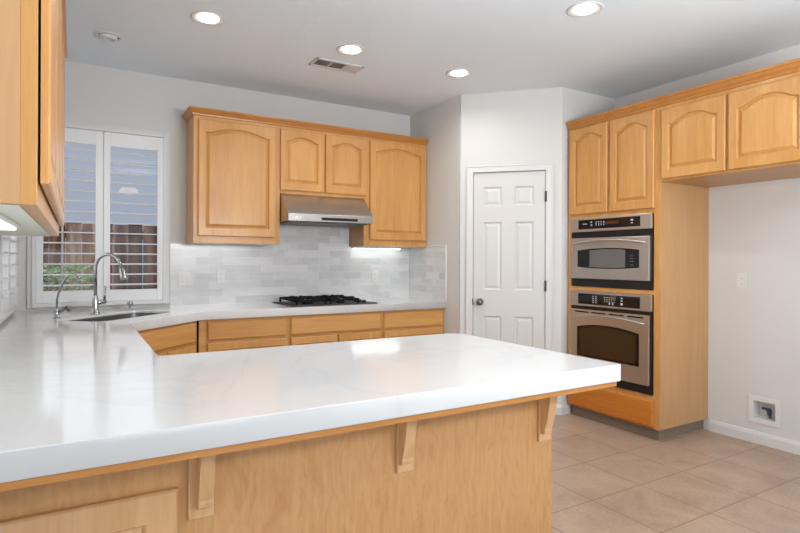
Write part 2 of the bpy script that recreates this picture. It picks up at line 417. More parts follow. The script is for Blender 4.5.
BP = [(0, 0), (0.014, 0), (0.014, 0.062), (0.010, 0.072), (0.006, 0.082), (0, 0.085)]
tag(sweep([(XR, 2.40), (XR, -3.6)], BP, TRIM, 'baseboard_right'), 'white baseboard along the refrigerator alcove wall', 'baseboard', kind='structure')
ux, uy = dx / DL, dy / DL
pa = (XP + ux * 0.80, YP1 + uy * 0.80)
tag(sweep([pa, (XP2, YP2), (3.60, YP2)], BP, TRIM, 'baseboard_pantry'), 'white baseboard wrapping the pantry corner by the oven cabinet', 'baseboard', kind='structure')

# ------------------------------------------------------------------ pantry door
d1 = thing('door_1', (XP, YP1, 0), 'white six-panel pantry door with dark round knob', 'door', DA, kind='structure')
b = MB()
b.box(t0 - 0.055, t0 + 0.003, -0.016, 0.02, 0, dz1 + 0.055, 0.003).box(t1 - 0.003, t1 + 0.055, -0.016, 0.02, 0, dz1 + 0.055, 0.003).box(t0 - 0.055, t1 + 0.055, -0.0162, 0.02, dz1 - 0.003, dz1 + 0.055, 0.003)
b.box(t0 - 0.055, t0 - 0.04, -0.021, 0, 0, dz1 + 0.055, 0.003).box(t1 + 0.04, t1 + 0.055, -0.021, 0, 0, dz1 + 0.055, 0.003).box(t0 - 0.055, t1 + 0.055, -0.0212, 0, dz1 + 0.04, dz1 + 0.055, 0.003)
b.build('door_casing', TRIM, d1)
sx0, sx1 = t0 + 0.006, t1 - 0.006
xc = [sx0, 0.202, 0.360, 0.468, 0.628, sx1]; zc = [0.01, 0.22, 0.808, 1.034, 1.62, 1.760, 1.924, dz1 - 0.007]
b = MB(); yf = 0.004
for i in range(5):
    for j in range(7):
        a0, a1, c0, c1 = xc[i], xc[i + 1], zc[j], zc[j + 1]
        def rc(e): return [(a0 + e, c0 + e), (a1 - e, c0 + e), (a1 - e, c1 - e), (a0 + e, c1 - e)]
        if i in (1, 3) and j in (1, 3, 5):
            ring(rc(0), yf, rc(0.012), yf + 0.010, b); ring(rc(0.012), yf + 0.010, rc(0.018), yf + 0.010, b); ring(rc(0.018), yf + 0.010, rc(0.036), yf + 0.004, b)
            b.add([(p[0], yf + 0.004, p[1]) for p in rc(0.036)], [[0, 1, 2, 3]])
        else: b.add([(p[0], yf, p[1]) for p in rc(0)], [[0, 1, 2, 3]])
o_ = [(sx0, 0.01), (sx1, 0.01), (sx1, dz1 - 0.007), (sx0, dz1 - 0.007)]; ring(o_, yf, o_, yf + 0.035, b); b.add([(p[0], yf + 0.035, p[1]) for p in o_], [[0, 1, 2, 3]])
slab = b.build('door_slab', DOORM, d1)
b = MB().lathe([(0.030, 0.0), (0.030, -0.006), (0.012, -0.010), (0.010, -0.028), (0.022, -0.034), (0.028, -0.046), (0.026, -0.058), (0.014, -0.066), (0.001, -0.068)], 24, (0.176, 0.004, 0.927), 'y')
b.build('door_knob', NICKEL, slab)
b = MB().box(t0 - 0.001, t0 + 0.005, -0.0165, -0.01, 0.90, 0.955); b.build('strike_plate', HINGE, d1)
for z in (1.83, 1.075, 0.30):
    MB().box(t1 - 0.010, t1 + 0.006, -0.019, 0.004, z - 0.045, z + 0.045, 0.002).build('hinge', HINGE, d1)

# ------------------------------------------------------------------ windows and shutters
def frame_boxes(b, u0, u1, z0, z1, wd, y0, y1, bev=0.002):
    b.box(u0, u0 + wd, y0, y1, z0, z1, bev).box(u1 - wd, u1, y0, y1, z0, z1, bev).box(u0 + wd, u1 - wd, y0, y1, z0, z0 + wd, bev).box(u0 + wd, u1 - wd, y0, y1, z1 - wd, z1, bev)
    return b
def window(name, loc, rz, u0, u1, z0, z1, label):
    """local x along wall, y>0 outward, z up"""
    t = thing(name, loc, label, 'window', rz, kind='structure')
    b = MB(); frame_boxes(b, u0 - 0.056, u1 + 0.050, z0 - 0.034, z1 + 0.052, 0.040, -0.018, 0.001, 0.004)
    frame_boxes(b, u0 - 0.03, u1 + 0.026, z0 - 0.03, z1 + 0.03, 0.03, -0.030, 0.0, 0.004)
    b.build('window_casing', TRIM, t)
    b = MB(); frame_boxes(b, u0, u1, z0, z1, 0.03, 0.06, 0.10)
    b.box((u0 + u1) / 2 - 0.02, (u0 + u1) / 2 + 0.02, 0.062, 0.098, z0 + 0.03, z1 - 0.03)
    b.box(u0 + 0.15, u0 + 0.162, 0.075, 0.085, z0 + 0.03, z1 - 0.03)
    b.build('window_frame', TRIM, t)
    g = MB().box(u0 + 0.02, u1 - 0.02, 0.078, 0.082, z0 + 0.02, z1 - 0.02); g.build('window_pane', GLASS, t)
    return t
window('window_1', (0, YB, 0), 0, WX0, WX1, WZ0, WZ1, 'white framed corner window behind the sink faucet')
window('window_2', (XL, 0, 0), pi / 2, LY0, LY1, WZ0, WZ1, 'white side window left of the sink under the wall cabinet')
def shutter(loc, rz, x0, x1, z0, z1, sl, sr, top, bot, n, label, tilt=6):
    t = thing('window_shutter', loc, label, 'shutter', rz, group='plantation shutters')
    b = MB(); b.box(x0, x0 + sl, -0.012, 0.018, z0, z1, 0.002).box(x1 - sr, x1, -0.012, 0.018, z0, z1, 0.002)
    b.build('stile', SHUT, t)
    MB().box(x0 + sl, x1 - sr, -0.010, 0.016, z1 - top, z1, 0.002).build('top_rail', SHUT, t)
    MB().box(x0 + sl, x1 - sr, -0.010, 0.016, z0, z0 + bot, 0.002).build('bottom_rail', SHUT, t)
    b = MB(); a0, a1 = z0 + bot, z1 - top; p = (a1 - a0) / n; W = 0.036
    for i in range(n):
        zc_ = a0 + p * (i + 0.5); pts = []
        for k in range(12):
            a = 2 * pi * k / 12; u, v = W * cos(a), 0.0048 * sin(a); c, s_ = cos(radians(tilt)), sin(radians(tilt))
            pts.append((0.004 + u * c - v * s_, zc_ + u * s_ + v * c))
        b.prism(pts, x0 + sl + 0.002, x1 - sr - 0.002, 'x')
    b.build('louvers', SHUT, t)
    MB().box(x0 + 0.02, x0 + 0.032, -0.016, -0.010, (z0 + z1) / 2 - 0.01, (z0 + z1) / 2 + 0.01).build('magnet_catch', SHUT, t)
    return t
shutter((0, YB - 0.012, 0), 0, -0.235, 0.184, 0.968, 2.248, 0.040, 0.050, 0.105, 0.085, 14, 'white plantation shutter panel at the back window, half hidden by the wall cabinet')
shutter((0, YB - 0.012, 0), 0, 0.187, 0.605, 0.968, 2.248, 0.045, 0.042, 0.105, 0.085, 14, 'white plantation shutter panel at the back window, nearest the grey tile')
shutter((XL + 0.012, 0, 0), pi / 2, 3.66, 4.128, 0.968, 2.248, 0.045, 0.045, 0.105, 0.085, 14, 'white plantation shutter panel on the left wall, nearest the lit wall cabinet', 0)
shutter((XL + 0.012, 0, 0), pi / 2, 4.132, 4.60, 0.968, 2.248, 0.045, 0.045, 0.105, 0.085, 14, 'white plantation shutter panel on the left wall, next to the room corner', 0)

# outside
tag(MB().box(-7, 7, YB + T, 14, -0.15, -0.05).build('ground', SOIL), 'bare soil strip outside the window', 'ground', kind='structure')
f = thing('wooden_fence', (0, 6.5, 0), 'brown weathered wooden fence outside the corner window', 'fence')
b = MB(); x = -3.2; k = 0
while x < 3.2:
    wd = 0.138; yy = 0.0 if k % 2 else 0.02
    b.box(x, x + wd, yy, yy + 0.018, -0.05, 1.655 - 0.01 * (k % 2), 0.002); x += wd + 0.004; k += 1
b.build('fence_boards', CEDAR, f)
MB().box(-3.2, 3.2, 0.04, 0.08, 1.5, 1.59).box(-3.2, 3.2, 0.04, 0.08, 0.2, 0.29).build('fence_rail', CEDAR, f)
sh = thing('garden_shrub', (-0.1, 6.0, -0.05), 'light green leafy shrub in front of the wooden fence outside', 'shrub')
b = MB()
for i in range(1500):
    a = random.uniform(0, 2 * pi); rr = random.random() ** 0.5; h = random.uniform(0.35, 1.28)
    R = 0.42 * (1 - max(0, (h - 0.95)) * 1.6)
    c = Vector((rr * R * 1.15 * cos(a), rr * 0.30 * sin(a), h)); L_ = random.uniform(0.03, 0.055)
    u = Vector((random.uniform(-1, 1), random.uniform(-1, 1), random.uniform(-.4, .8))).normalized(); v = u.orthogonal().normalized() * L_ * 0.35
    b.add([c - u * L_ / 2, c + v, c + u * L_ / 2 + Vector((0, 0, -0.008)), c - v], [[0, 1, 2, 3]])
b.build('foliage', LEAF, sh)
b = MB()
for i in range(7):
    a = i * 0.9; b.tube([(0, 0, 0), (0.12 * cos(a), 0.08 * sin(a), 0.4), (0.3 * cos(a), 0.2 * sin(a), 0.95)], [0.012, 0.009, 0.004], 6)
b.build('stem', CEDAR, sh)

# ------------------------------------------------------------------ countertop (one continuous slab)
CZ0, CZ1 = 0.853, 0.914
PY0, PY1, PX1 = 1.307, 2.304, 1.710
def fillet(pts):
    out = []; n = len(pts)
    for i, (x, y, r) in enumerate(pts):
        p = Vector((x, y)); a = Vector(pts[i - 1][:2]); c = Vector(pts[(i + 1) % n][:2])
        if r <= 0: out.append((x, y)); continue
        u = (a - p).normalized(); v = (c - p).normalized(); ang = u.angle(v); d = r / math.tan(ang / 2)
        s0 = p + u * d; s1 = p + v * d; cen = p + (u + v).normalized() * (r / sin(ang / 2))
        a0 = math.atan2(s0.y - cen.y, s0.x - cen.x); a1 = math.atan2(s1.y - cen.y, s1.x - cen.x)
        while a1 - a0 > pi: a1 -= 2 * pi
        while a1 - a0 < -pi: a1 += 2 * pi
        for k in range(7): t = a0 + (a1 - a0) * k / 6; out.append((cen.x + r * cos(t), cen.y + r * sin(t)))
    return out
top = fillet([(XL, PY0, 0), (PX1, PY0, 0.008), (PX1, PY1, 0.09), (0.281, PY1, 0), (0.281, 3.599, 0), (0.779, 4.097, 0), (XP, 4.097, 0), (XP, YB, 0), (XL, YB, 0)])
SC = Vector((0.255, 4.075)); SA = Vector((1, 1)).normalized(); SN = Vector((-1, 1)).normalized()
hole = fillet([(-0.35, -0.175, 0.10), (0.35, -0.175, 0.10), (0.35, 0.175, 0.07), (-0.35, 0.175, 0.07)])
hole = [tuple(SC + SA * p[0] + SN * p[1]) for p in hole]
cu = bpy.data.curves.new('ctop', 'CURVE'); cu.dimensions = '2D'; cu.fill_mode = 'BOTH'; cu.extrude = (CZ1 - CZ0) / 2 - 0.003; cu.bevel_depth = 0.003; cu.bevel_resolution = 2; cu.offset = -0.003
for loop in (top, hole):
    s_ = cu.splines.new('POLY'); s_.points.add(len(loop) - 1); s_.use_cyclic_u = True
    for q, p in zip(s_.points, loop): q.co = (p[0], p[1], 0, 1)
co = bpy.data.objects.new('ctop', cu); COL.objects.link(co)
dg = bpy.context.evaluated_depsgraph_get(); me = bpy.data.meshes.new_from_object(co.evaluated_get(dg)); bpy.data.objects.remove(co)
ct = bpy.data.objects.new('kitchen_countertop', me); COL.objects.link(ct); ct.location = (0, 0, (CZ0 + CZ1) / 2)
me.materials.clear(); me.materials.append(QUARTZ)
tag(ct, 'white veined quartz countertop running from the cooktop wall round to the peninsula', 'countertop')

# sink, hung under the opening
sk = thing('kitchen_sink', (SC.x, SC.y, 0.914), 'stainless undermount sink set diagonally in the corner counter', 'sink', pi / 4)
def rr(hx, hy, r): return fillet([(-hx, -hy, r), (hx, -hy, r), (hx, hy, r), (-hx, hy, r)])
b = MB(); hl_ = fillet([(-0.348, -0.173, 0.098), (0.348, -0.173, 0.098), (0.348, 0.173, 0.068), (-0.348, 0.173, 0.068)]); lv = [(hl_, -0.016), (hl_, -0.060), (rr(0.343, 0.168, 0.085), -0.19), (rr(0.32, 0.15, 0.07), -0.215), (rr(0.05, 0.05, 0.045), -0.222)]
for (p, z), (q, y_) in zip(lv, lv[1:]):
    n = len(p); b.add([(a[0], a[1], z) for a in p] + [(a[0], a[1], y_) for a in q], [[i, (i + 1) % n, (i + 1) % n + n, i + n] for i in range(n)], True)
b.build('basin', SINKM, sk)
MB().lathe([(0.048, -0.222), (0.04, -0.226), (0.001, -0.226)], 20).build('drain', CHROME, sk)

# main faucet
FB = SC + SN * 0.232 + SA * 0.045
fa = thing('kitchen_faucet', (FB.x, FB.y, CZ1), 'tall chrome pull-down gooseneck faucet behind the corner sink', 'faucet', pi / 4)
MB().lathe([(0.031, 0), (0.031, 0.006), (0.025, 0.012), (0.021, 0.05), (0.018, 0.11), (0.0135, 0.125), (0.012, 0.13)], 24).build('faucet_body', CHROME, fa)
path = [(0, 0, 0.12), (0, 0, 0.31)]
for k in range(1, 13):
    a = pi * k / 12 * 0.88; path.append((0, -0.102 + 0.102 * cos(a), 0.31 + 0.095 * sin(a)))
e = path[-1]; path += [(0, e[1] - 0.012, e[2] - 0.03)]
MB().tube(path, 0.0115, 14).build('gooseneck_spout', CHROME, fa)
e = Vector(path[-1]); dv = Vector((0, -0.30, -0.95)).normalized()
MB().tube([e + dv * -0.01, e + dv * 0.015, e + dv * 0.05, e + dv * 0.075, e + dv * 0.08], [0.013, 0.018, 0.021, 0.029, 0.026], 16).build('spray_head', CHROME, fa)
hl = MB().tube([(0.01, 0, 0.074), (0.078, 0, 0.076), (0.088, 0, 0.076)], [0.016, 0.016, 0.014], 14)
hl.tube([(0.078, 0, 0.082), (0.080, -0.004, 0.12), (0.083, -0.006, 0.185)], [0.009, 0.0072, 0.0065], 10); hl.build('lever_handle', CHROME, fa)
# filtered water tap
FB2 = SC + SN * 0.232 - SA * 0.262
fb = thing('filtered_water_faucet', (FB2.x, FB2.y, CZ1), 'small chrome drinking-water faucet with thin curved spout, left of the tall faucet', 'faucet', pi / 4)
MB().lathe([(0.022, 0), (0.022, 0.005), (0.014, 0.010), (0.012, 0.045), (0.014, 0.055), (0.008, 0.065), (0.005, 0.07)], 20).build('faucet_body', CHROME, fb)
path = [(0, 0, 0.06), (0.0, 0.0, 0.12), (0.0, -0.015, 0.165), (0.0, -0.045, 0.22), (0.0, -0.075, 0.262), (0.0, -0.105, 0.277), (0.0, -0.14, 0.272), (0.0, -0.175, 0.252)]
MB().tube(path, 0.006, 10).build('curved_spout', CHROME, fb)
hl = MB().tube([(0.0, 0, 0.030), (0.03, -0.01, 0.045), (0.062, -0.015, 0.070)], [0.009, 0.008, 0.007], 10).tube([(0.055, -0.012, 0.064), (0.072, -0.02, 0.042)], 0.007, 10); hl.build('lever_handle', NICKEL, fb)
FB3 = SC + SN * 0.235 + SA * 0.375
tag(MB().lathe([(0.017, 0), (0.017, 0.004), (0.010, 0.008), (0.011, 0.028), (0.021, 0.032), (0.021, 0.056), (0.016, 0.061), (0.001, 0.062)], 20).build('air_gap_cap', CHROME, loc=(FB3.x, FB3.y, CZ1)),
    'small chrome air gap cap on the counter right of the faucet', 'sink cap')

# ------------------------------------------------------------------ backsplash
b = MB().box(0.657, XP - 0.001, YB - 0.010, YB - 0.0005, CZ1, 1.413).box(XP - 0.010, XP - 0.0005, 4.098, YB - 0.010, CZ1, 1.413).box(1.464, 2.235, YB - 0.010, YB - 0.0005, 1.413, 1.836)
bs = tag(b.build('tile_backsplash', SUBWAY), 'pale grey marble subway tile backsplash around the cooktop', 'backsplash')
MB().box(0.657, 0.779, YB - 0.014, YB - 0.0005, 1.413, 1.427, 0.003).build('edge_trim', TRIM, bs)
MB().box(XP - 0.014, XP - 0.0005, 4.085, 4.099, CZ1, 1.427, 0.003).box(XP - 0.014, XP - 0.0005, 4.099, 4.42, 1.413, 1.427, 0.003).build('edge_trim', TRIM, bs)

# ------------------------------------------------------------------ upper cabinets
UB, UT = 1.414, 2.415
def upper(loc, rz, wd, depth, z0, z1, doors, label, ft=0.02, group=None, arch=0.045, under=None, dy=-0.022):
    t = thing('wall_cabinet', loc, label, 'cabinet', rz, group=group)
    MB().box(0.0, wd, ft, depth, z0, z1, 0.001).build('cabinet_body', SIDE, t)
    MB().box(0, wd, 0, ft, z0, z1, 0.0015).build('face_frame', WOOD, t)
    for (x0, x1, a, c_) in doors:
        raised_door(t, x0, x1, a, c_, arch, y0=dy)
    if under: MB().box(0.015, wd - 0.015, ft + 0.002, depth - 0.01, z0 - 0.003, z0 - 0.0005).build('bottom_panel', LAMIN, t)
    return t
YF = 4.424
upper((0.779, YF, 0), 0, 0.683, YB - YF - 0.001, UB, UT, [(0.034, 0.637, 1.468, 2.366)], 'maple wall cabinet with one arched door between the window and range hood', under=True)
upper((1.463, YF, 0), 0, 0.772, YB - YF - 0.001, 1.838, UT, [(-0.004, 0.381, 1.864, 2.366), (0.397, 0.790, 1.864, 2.366)], 'short two-door maple wall cabinet directly above the range hood', arch=0.04)
upper((2.236, YF, 0), 0, XP - 2.236 - 0.001, YB - YF - 0.001, UB, UT, [(0.056, 0.656, 1.470, 2.370)], 'maple wall cabinet with one arched door right of the range hood', under=True)
CP = [(0, 2.392), (0.007, 2.396), (0.009, 2.406), (0.020, 2.418), (0.030, 2.432), (0.036, 2.436), (0.036, 2.448), (0, 2.448)]
tag(sweep([(0.779, YB - 0.001), (0.779, YF), (XP - 0.001, YF)], CP, CROWN, 'crown_molding'), 'maple crown molding over the three back wall cabinets', 'molding')
# left wall cabinet (nearest)
LF = -0.076; LC0, LC1 = 1.543, 3.640
wdt = LC1 - LC0; dw = (wdt - 0.03) / 4
t = upper((LF, LC0, 0), pi / 2, wdt, LF - XL - 0.001, UB, UT, [(0.012 + i * dw + 0.003, 0.012 + (i + 1) * dw - 0.006, 1.468, 2.366) for i in range(4)],
      'large maple wall cabinet at the near left edge, its plain side facing the viewer', ft=0.034, under=True, dy=-0.0255)
tag(sweep([(XL + 0.001, LC0), (LF, LC0), (LF, LC1), (XL + 0.001, LC1)], CP, CROWN, 'crown_molding'), 'maple crown molding on top of the near left wall cabinet', 'molding')
def under_light(name, cx, cy, lx, ly, z, label, power, strength_mat=TUBE):
    t = thing(name, (cx, cy, z), label, 'light')
    MB().box(-lx / 2 - 0.01, lx / 2 + 0.01, -ly / 2 - 0.01, ly / 2 + 0.01, -0.014, 0, 0.003).build('fixture_housing', WHITE, t)
    MB().box(-lx / 2, lx / 2, -ly / 2, ly / 2, -0.022, -0.0135, 0.004).build('light_lens', strength_mat, t)
    return t
under_light('under_cabinet_light', -0.255, 1.98, 0.15, 0.84, UB - 0.003, 'glowing white light fixture under the near left wall cabinet', 3, emit('near_lens', (1, 1, 0.96, 1), 2.4))
under_light('under_cabinet_light', 2.50, 4.66, 0.50, 0.04, UB - 0.003, 'slim lit fixture under the cabinet right of the range hood', 3, emit('right_lens', (0.93, 1, 0.96, 1), 9))

# ------------------------------------------------------------------ tall oven cabinet and refrigerator cabinet (right wall)
XO = 3.573; TY = 3.257; TW = 0.84; TD = XR - XO - 0.001
t = thing('oven_cabinet', (XO, TY, 0), 'tall maple cabinet housing the microwave and wall oven', 'cabinet', -pi / 2)
MB().box(TW - 0.02, TW, 0.02, TD, 0.085, 2.44, 0.001).build('side_panel', SIDE, t)
MB().box(0, 0.02, 0.02, TD, 0.085, 2.44, 0.001).build('side_panel', SIDE, t)
for za, zb in ((2.40, 2.42), (1.64, 1.66), (1.05, 1.07), (0.295, 0.315), (0.085, 0.10)): MB().box(0.02, TW - 0.02, 0.02, TD, za, zb).build('shelf', SIDE, t)
b = MB(); b.box(0, 0.038, 0, 0.02, 0.085, 2.44).box(TW - 0.048, TW, 0, 0.02, 0.085, 2.44)
for a, c_ in ((0.085, 0.322), (1.045, 1.078), (1.636, 2.44)): b.box(0.038, TW - 0.048, 0, 0.02, a, c_)
b.build('face_frame', WOOD, t)
raised_door(t, 0.026, 0.398, 1.668, 2.372, 0.045)
raised_door(t, 0.426, 0.800, 1.668, 2.366, 0.045)
slab_front(t, 0.012, 0.800, 0.095, 0.290, ORANGE)
MB().box(0.0, TW - 0.035, 0.045, TD, 0.0005, 0.084).build('toe_kick', TOETILE, t)
# refrigerator bridge cabinet
FW = 0.965
t = thing('wall_cabinet', (XO, TY - TW, 0), 'maple wall cabinet bridging the empty refrigerator space', 'cabinet', -pi / 2)
MB().box(0.0, FW, 0.02, TD, 1.852, 2.44, 0.001).build('cabinet_body', SIDE, t)
MB().box(0.0, FW, 0, 0.02, 1.852, 2.44, 0.0015).build('face_frame', WOOD, t)
raised_door(t, 0.018, 0.459, 1.866, 2.352, 0.05, top=0.055)
raised_door(t, 0.479, 0.925, 1.866, 2.352, 0.05, top=0.055)
CP2 = [(0, 2.380), (0.006, 2.384), (0.008, 2.398), (0.018, 2.410), (0.026, 2.428), (0.032, 2.432), (0.032, 2.448), (0, 2.448)]
tag(sweep([(XO, TY), (XO, TY - TW - FW), (XR - 0.001, TY - TW - FW)], CP2, CROWN, 'crown_molding'), 'maple crown molding across the oven and refrigerator cabinets', 'molding')

# ovens
def arc_outline(x0, x1, z0, z1, up, dn, N=16):
    p = []
    for i in range(N + 1): s_ = i / N; p.append((x0 + (x1 - x0) * s_, z0 - dn * 4 * s_ * (1 - s_)))
    for i in range(N + 1): s_ = 1 - i / N; p.append((x0 + (x1 - x0) * s_, z1 + up * 4 * s_ * (1 - s_)))
    return p
def bow_handle(parent, x0, x1, z, rise, m, out=-0.036):
    b = MB(); pts = []; N = 18
    for i in range(N + 1):
        s_ = i / N; k = 4 * s_ * (1 - s_); pts.append((x0 + (x1 - x0) * s_, out - 0.020 * k ** 0.5, z + rise * k))
    b.tube(pts, [0.006 + 0.004 * (4 * i / N * (1 - i / N)) ** 0.5 for i in range(N + 1)], 12)
    for xx in (x0 + 0.012, x1 - 0.012): b.tube([(xx, -0.018, z), (xx, out, z)], 0.007, 10)
    return b.build('handle', m, parent)
OW = 0.746; OX = TY - 0.041
def marks(parent, spots, y, m=MARK):
    b = MB()
    for x, z, wx, wz in spots: b.box(x - wx / 2, x + wx / 2, y - 0.0006, y, z - wz / 2, z + wz / 2)
    return b.build('button_marks', m, parent)
# microwave
t = thing('microwave_oven', (XO, OX, 1.082), 'built-in stainless microwave above the wall oven', 'microwave', -pi / 2)
MB().box(0.01, OW - 0.01, 0.0, 0.40, 0.004, 0.548).build('oven_body', DARK, t)
cp = MB().box(0, OW, -0.022, -0.001, 0.440, 0.552, 0.004).build('control_panel', STEEL, t)
MB().box(0.083, 0.655, -0.0235, -0.0215, 0.462, 0.536, 0.001).build('display_glass', BLACKG, cp)
marks(cp, [(0.150, 0.503, 0.045, 0.006), (0.215, 0.515, 0.016, 0.010), (0.215, 0.492, 0.016, 0.010)] + [(0.262 + i * 0.024, 0.515 - j * 0.012, 0.010, 0.006) for i in range(4) for j in range(3)] + [(0.585, 0.512, 0.022, 0.012), (0.585, 0.490, 0.014, 0.006)], -0.0236)
MB().box(0.35, 0.47, -0.0242, -0.0236, 0.490, 0.515).build('amber_display', AMBER, cp)
MB().box(0.002, OW - 0.002, -0.012, -0.001, 0.392, 0.441).build('vent_strip', BLACK, t)
MB().box(0.0, OW, -0.010, -0.001, 0.0, 0.060, 0.002).build('vent_strip', BLACK, t)
for xa in (0.0, OW - 0.012): MB().box(xa, xa + 0.012, -0.012, -0.001, 0.06, 0.392).build('side_trim', BLACK, t)
dr = MB().box(0.012, OW - 0.012, -0.030, -0.002, 0.062, 0.390, 0.005).build('oven_door', STEEL, t)
wn_ = MB().prism(arc_outline(0.083, 0.652, 0.157, 0.290, 0.016, 0.012), -0.0315, -0.0295).build('door_window', BLACKG, dr)
MB().prism(arc_outline(0.205, 0.535, 0.158, 0.290, 0.008, 0.006), -0.0322, -0.0312).build('viewing_mesh', WINGREY, dr)
marks(dr, [(0.592, 0.245, 0.03, 0.004), (0.592, 0.225, 0.03, 0.004), (0.592, 0.205, 0.03, 0.004), (0.592, 0.178, 0.025, 0.006)], -0.0322, WINGREY)
bow_handle(dr, 0.035, OW - 0.045, 0.342, 0.026, STEEL)
# wall oven
t = thing('wall_oven', (XO, OX, 0.326), 'built-in stainless wall oven below the microwave', 'oven', -pi / 2)
MB().box(0.01, OW - 0.01, 0.0, 0.50, 0.006, 0.715).build('oven_body', DARK, t)
cp = MB().box(0, OW, -0.022, -0.001, 0.598, 0.718, 0.004).build('control_panel', STEEL, t)
MB().box(0.083, 0.655, -0.0235, -0.0215, 0.613, 0.698, 0.001).build('display_glass', BLACKG, cp)
marks(cp, [(0.235 + i * 0.028, 0.680 - j * 0.016, 0.014, 0.007) for i in range(2) for j in range(4)] + [(0.345 + i * 0.022, 0.678 - j * 0.016, 0.010, 0.006) for i in range(5) for j in range(3)] + [(0.39, 0.632, 0.012, 0.016), (0.42, 0.632, 0.012, 0.016), (0.50, 0.680, 0.018, 0.008), (0.50, 0.660, 0.018, 0.008), (0.50, 0.636, 0.020, 0.016)], -0.0236)
MB().box(0.40, 0.45, -0.0242, -0.0236, 0.667, 0.690).build('clock_display', WINGREY, cp)
MB().box(0.0, OW, -0.010, -0.001, 0.566, 0.598).build('vent_strip', BLACK, t)
MB().box(0.0, OW, -0.012, -0.001, 0.0, 0.062, 0.002).build('vent_strip', BLACK, t)
for xa in (0.0, OW - 0.010): MB().box(xa, xa + 0.010, -0.012, -0.001, 0.06, 0.57).build('side_trim', BLACK, t)
dr = MB().box(0.010, OW - 0.012, -0.032, -0.002, 0.064, 0.570, 0.005).build('oven_door', STEEL, t)
b = MB()
for i in range(4): b.box(0.06 + i * 0.165, 0.06 + i * 0.165 + 0.135, -0.0328, -0.0315, 0.546, 0.556)
b.build('vent_slots', BLACK, dr)
MB().prism(arc_outline(0.083, 0.655, 0.192, 0.430, 0.030, 0.0), -0.0335, -0.0315).build('door_window', BLACKG, dr)
MB().prism(arc_outline(0.110, 0.630, 0.210, 0.412, 0.030, 0.0), -0.0342, -0.0332).build('tinted_pane', WINBROWN, dr)
bow_handle(dr, 0.045, OW - 0.05, 0.508, 0.026, STEEL, -0.040)

# ------------------------------------------------------------------ base cabinets
CF = 4.127
def base(loc, rz, wd, depth, label, drawer, doors, toe=True):
    t = thing('base_cabinet', loc, label, 'cabinet', rz)
    MB().box(0, wd, 0.02, depth, 0.10, CZ0 - 0.001).build('cabinet_body', SIDE, t)
    MB().box(0, wd, 0, 0.02, 0.10, CZ0 - 0.001, 0.001).build('face_frame', WOODH, t)
    if drawer: slab_front(t, drawer[0], drawer[1], 0.698, 0.838, WOODH)
    for x0, x1 in doors: raised_door(t, x0, x1, 0.125, 0.680, 0.0)
    MB().box(0, wd, 0.07, 0.09, 0.0005, 0.10).build('toe_kick', TOETILE, t)
    return t
base((0.769, CF, 0), 0, 0.666, 0.60, 'maple base cabinet with one drawer left of the cooktop', (0.056, 0.647), [(0.056, 0.647)])
base((1.436, CF, 0), 0, 0.824, 0.60, 'wide maple base cabinet under the cooktop', (0.013, 0.811), [(0.013, 0.405), (0.419, 0.811)])
base((2.261, CF, 0), 0, XP - 2.262, 0.60, 'maple base cabinet between the cooktop and pantry wall', (0.016, 0.631), [(0.016, 0.631)])
# diagonal sink base: face line offset 3 cm behind the counter edge
n0 = Vector((0.281, 3.599)) + SN * 0.03; n1 = Vector((0.779, 4.097)) + SN * 0.03
cxs = n0 + SA * 0.012; wds = 0.682
t = thing('base_cabinet', (cxs.x, cxs.y, 0), 'maple sink base cabinet set diagonally in the corner', 'cabinet', pi / 4)
MB().box(0, wds, 0, 0.02, 0.10, CZ0 - 0.001, 0.001).build('face_frame', WOODH, t)
MB().prism([(0.0, 0.02), (wds, 0.02), (wds + 0.12, 0.14), (-0.12, 0.14)], 0.10, 0.66, 'z').build('cabinet_body', SIDE, t)
slab_front(t, 0.03, wds - 0.03, 0.698, 0.838, WOODH)
raised_door(t, 0.03, wds / 2 - 0.006, 0.125, 0.680, 0); raised_door(t, wds / 2 + 0.006, wds - 0.03, 0.125, 0.680, 0)
MB().box(0, wds, 0.07, 0.09, 0.0005, 0.10).build('toe_kick', TOETILE, t)
base((0.251, 2.30, 0), pi / 2, 1.27, 0.60, 'long maple base cabinet on the left wall, hidden behind the peninsula', (0.02, 1.25), [(0.02, 0.43), (0.44, 0.84), (0.85, 1.25)])

# peninsula
t = thing('peninsula_cabinet', (0, 0, 0), 'maple peninsula cabinet with corbels under the white countertop overhang', 'cabinet')
PB = 1.56; PE = 1.620
MB().box(XL + 0.001, PE - 0.02, PB + 0.02, 2.27, 0.10, 0.833).box(XL + 0.001, PE - 0.02, PB + 0.02, 2.20, 0.0005, 0.10).build('cabinet_body', SIDE, t)
MB().box(XL + 0.001, PE, PB, PB + 0.019, 0.0005, 0.833).build('back_panel', PANEL, t)
MB().box(PE - 0.019, PE, PB + 0.0195, 2.27, 0.0005, 0.833).build('end_panel', SIDE, t)
MB().box(XL + 0.001, PX1 - 0.012, PY0 + 0.012, PY1 - 0.015, 0.834, 0.8525).build('support_board', CROWN, t)
raised_door(t, -0.335, 0.236, 0.06, 0.684, 0.0, 0.075, 0.075, 0.075, CORBEL, y0=PB - 0.021, name='door')
prof = [(0, 0.831), (-0.050, 0.831), (-0.052, 0.80), (-0.050, 0.76), (-0.044, 0.72), (-0.036, 0.68), (-0.028, 0.655), (-0.024, 0.645), (-0.025, 0.636), (-0.023, 0.626), (-0.016, 0.622), (0, 0.622)]
for cx, bo in ((0.304, 0.016), (0.950, 0.0), (1.583, 0.0)):
    pl = MB().box(cx - 0.040, cx + 0.026, PB - 0.012, PB - 0.0005, 0.590, 0.829, 0.002).build('corbel_plate', CORBEL, t)
    MB().prism([(PB - 0.011 + a, z) for a, z in prof], cx - 0.035 + bo, cx + 0.003 + bo, 'x').build('corbel', CORBEL, pl)

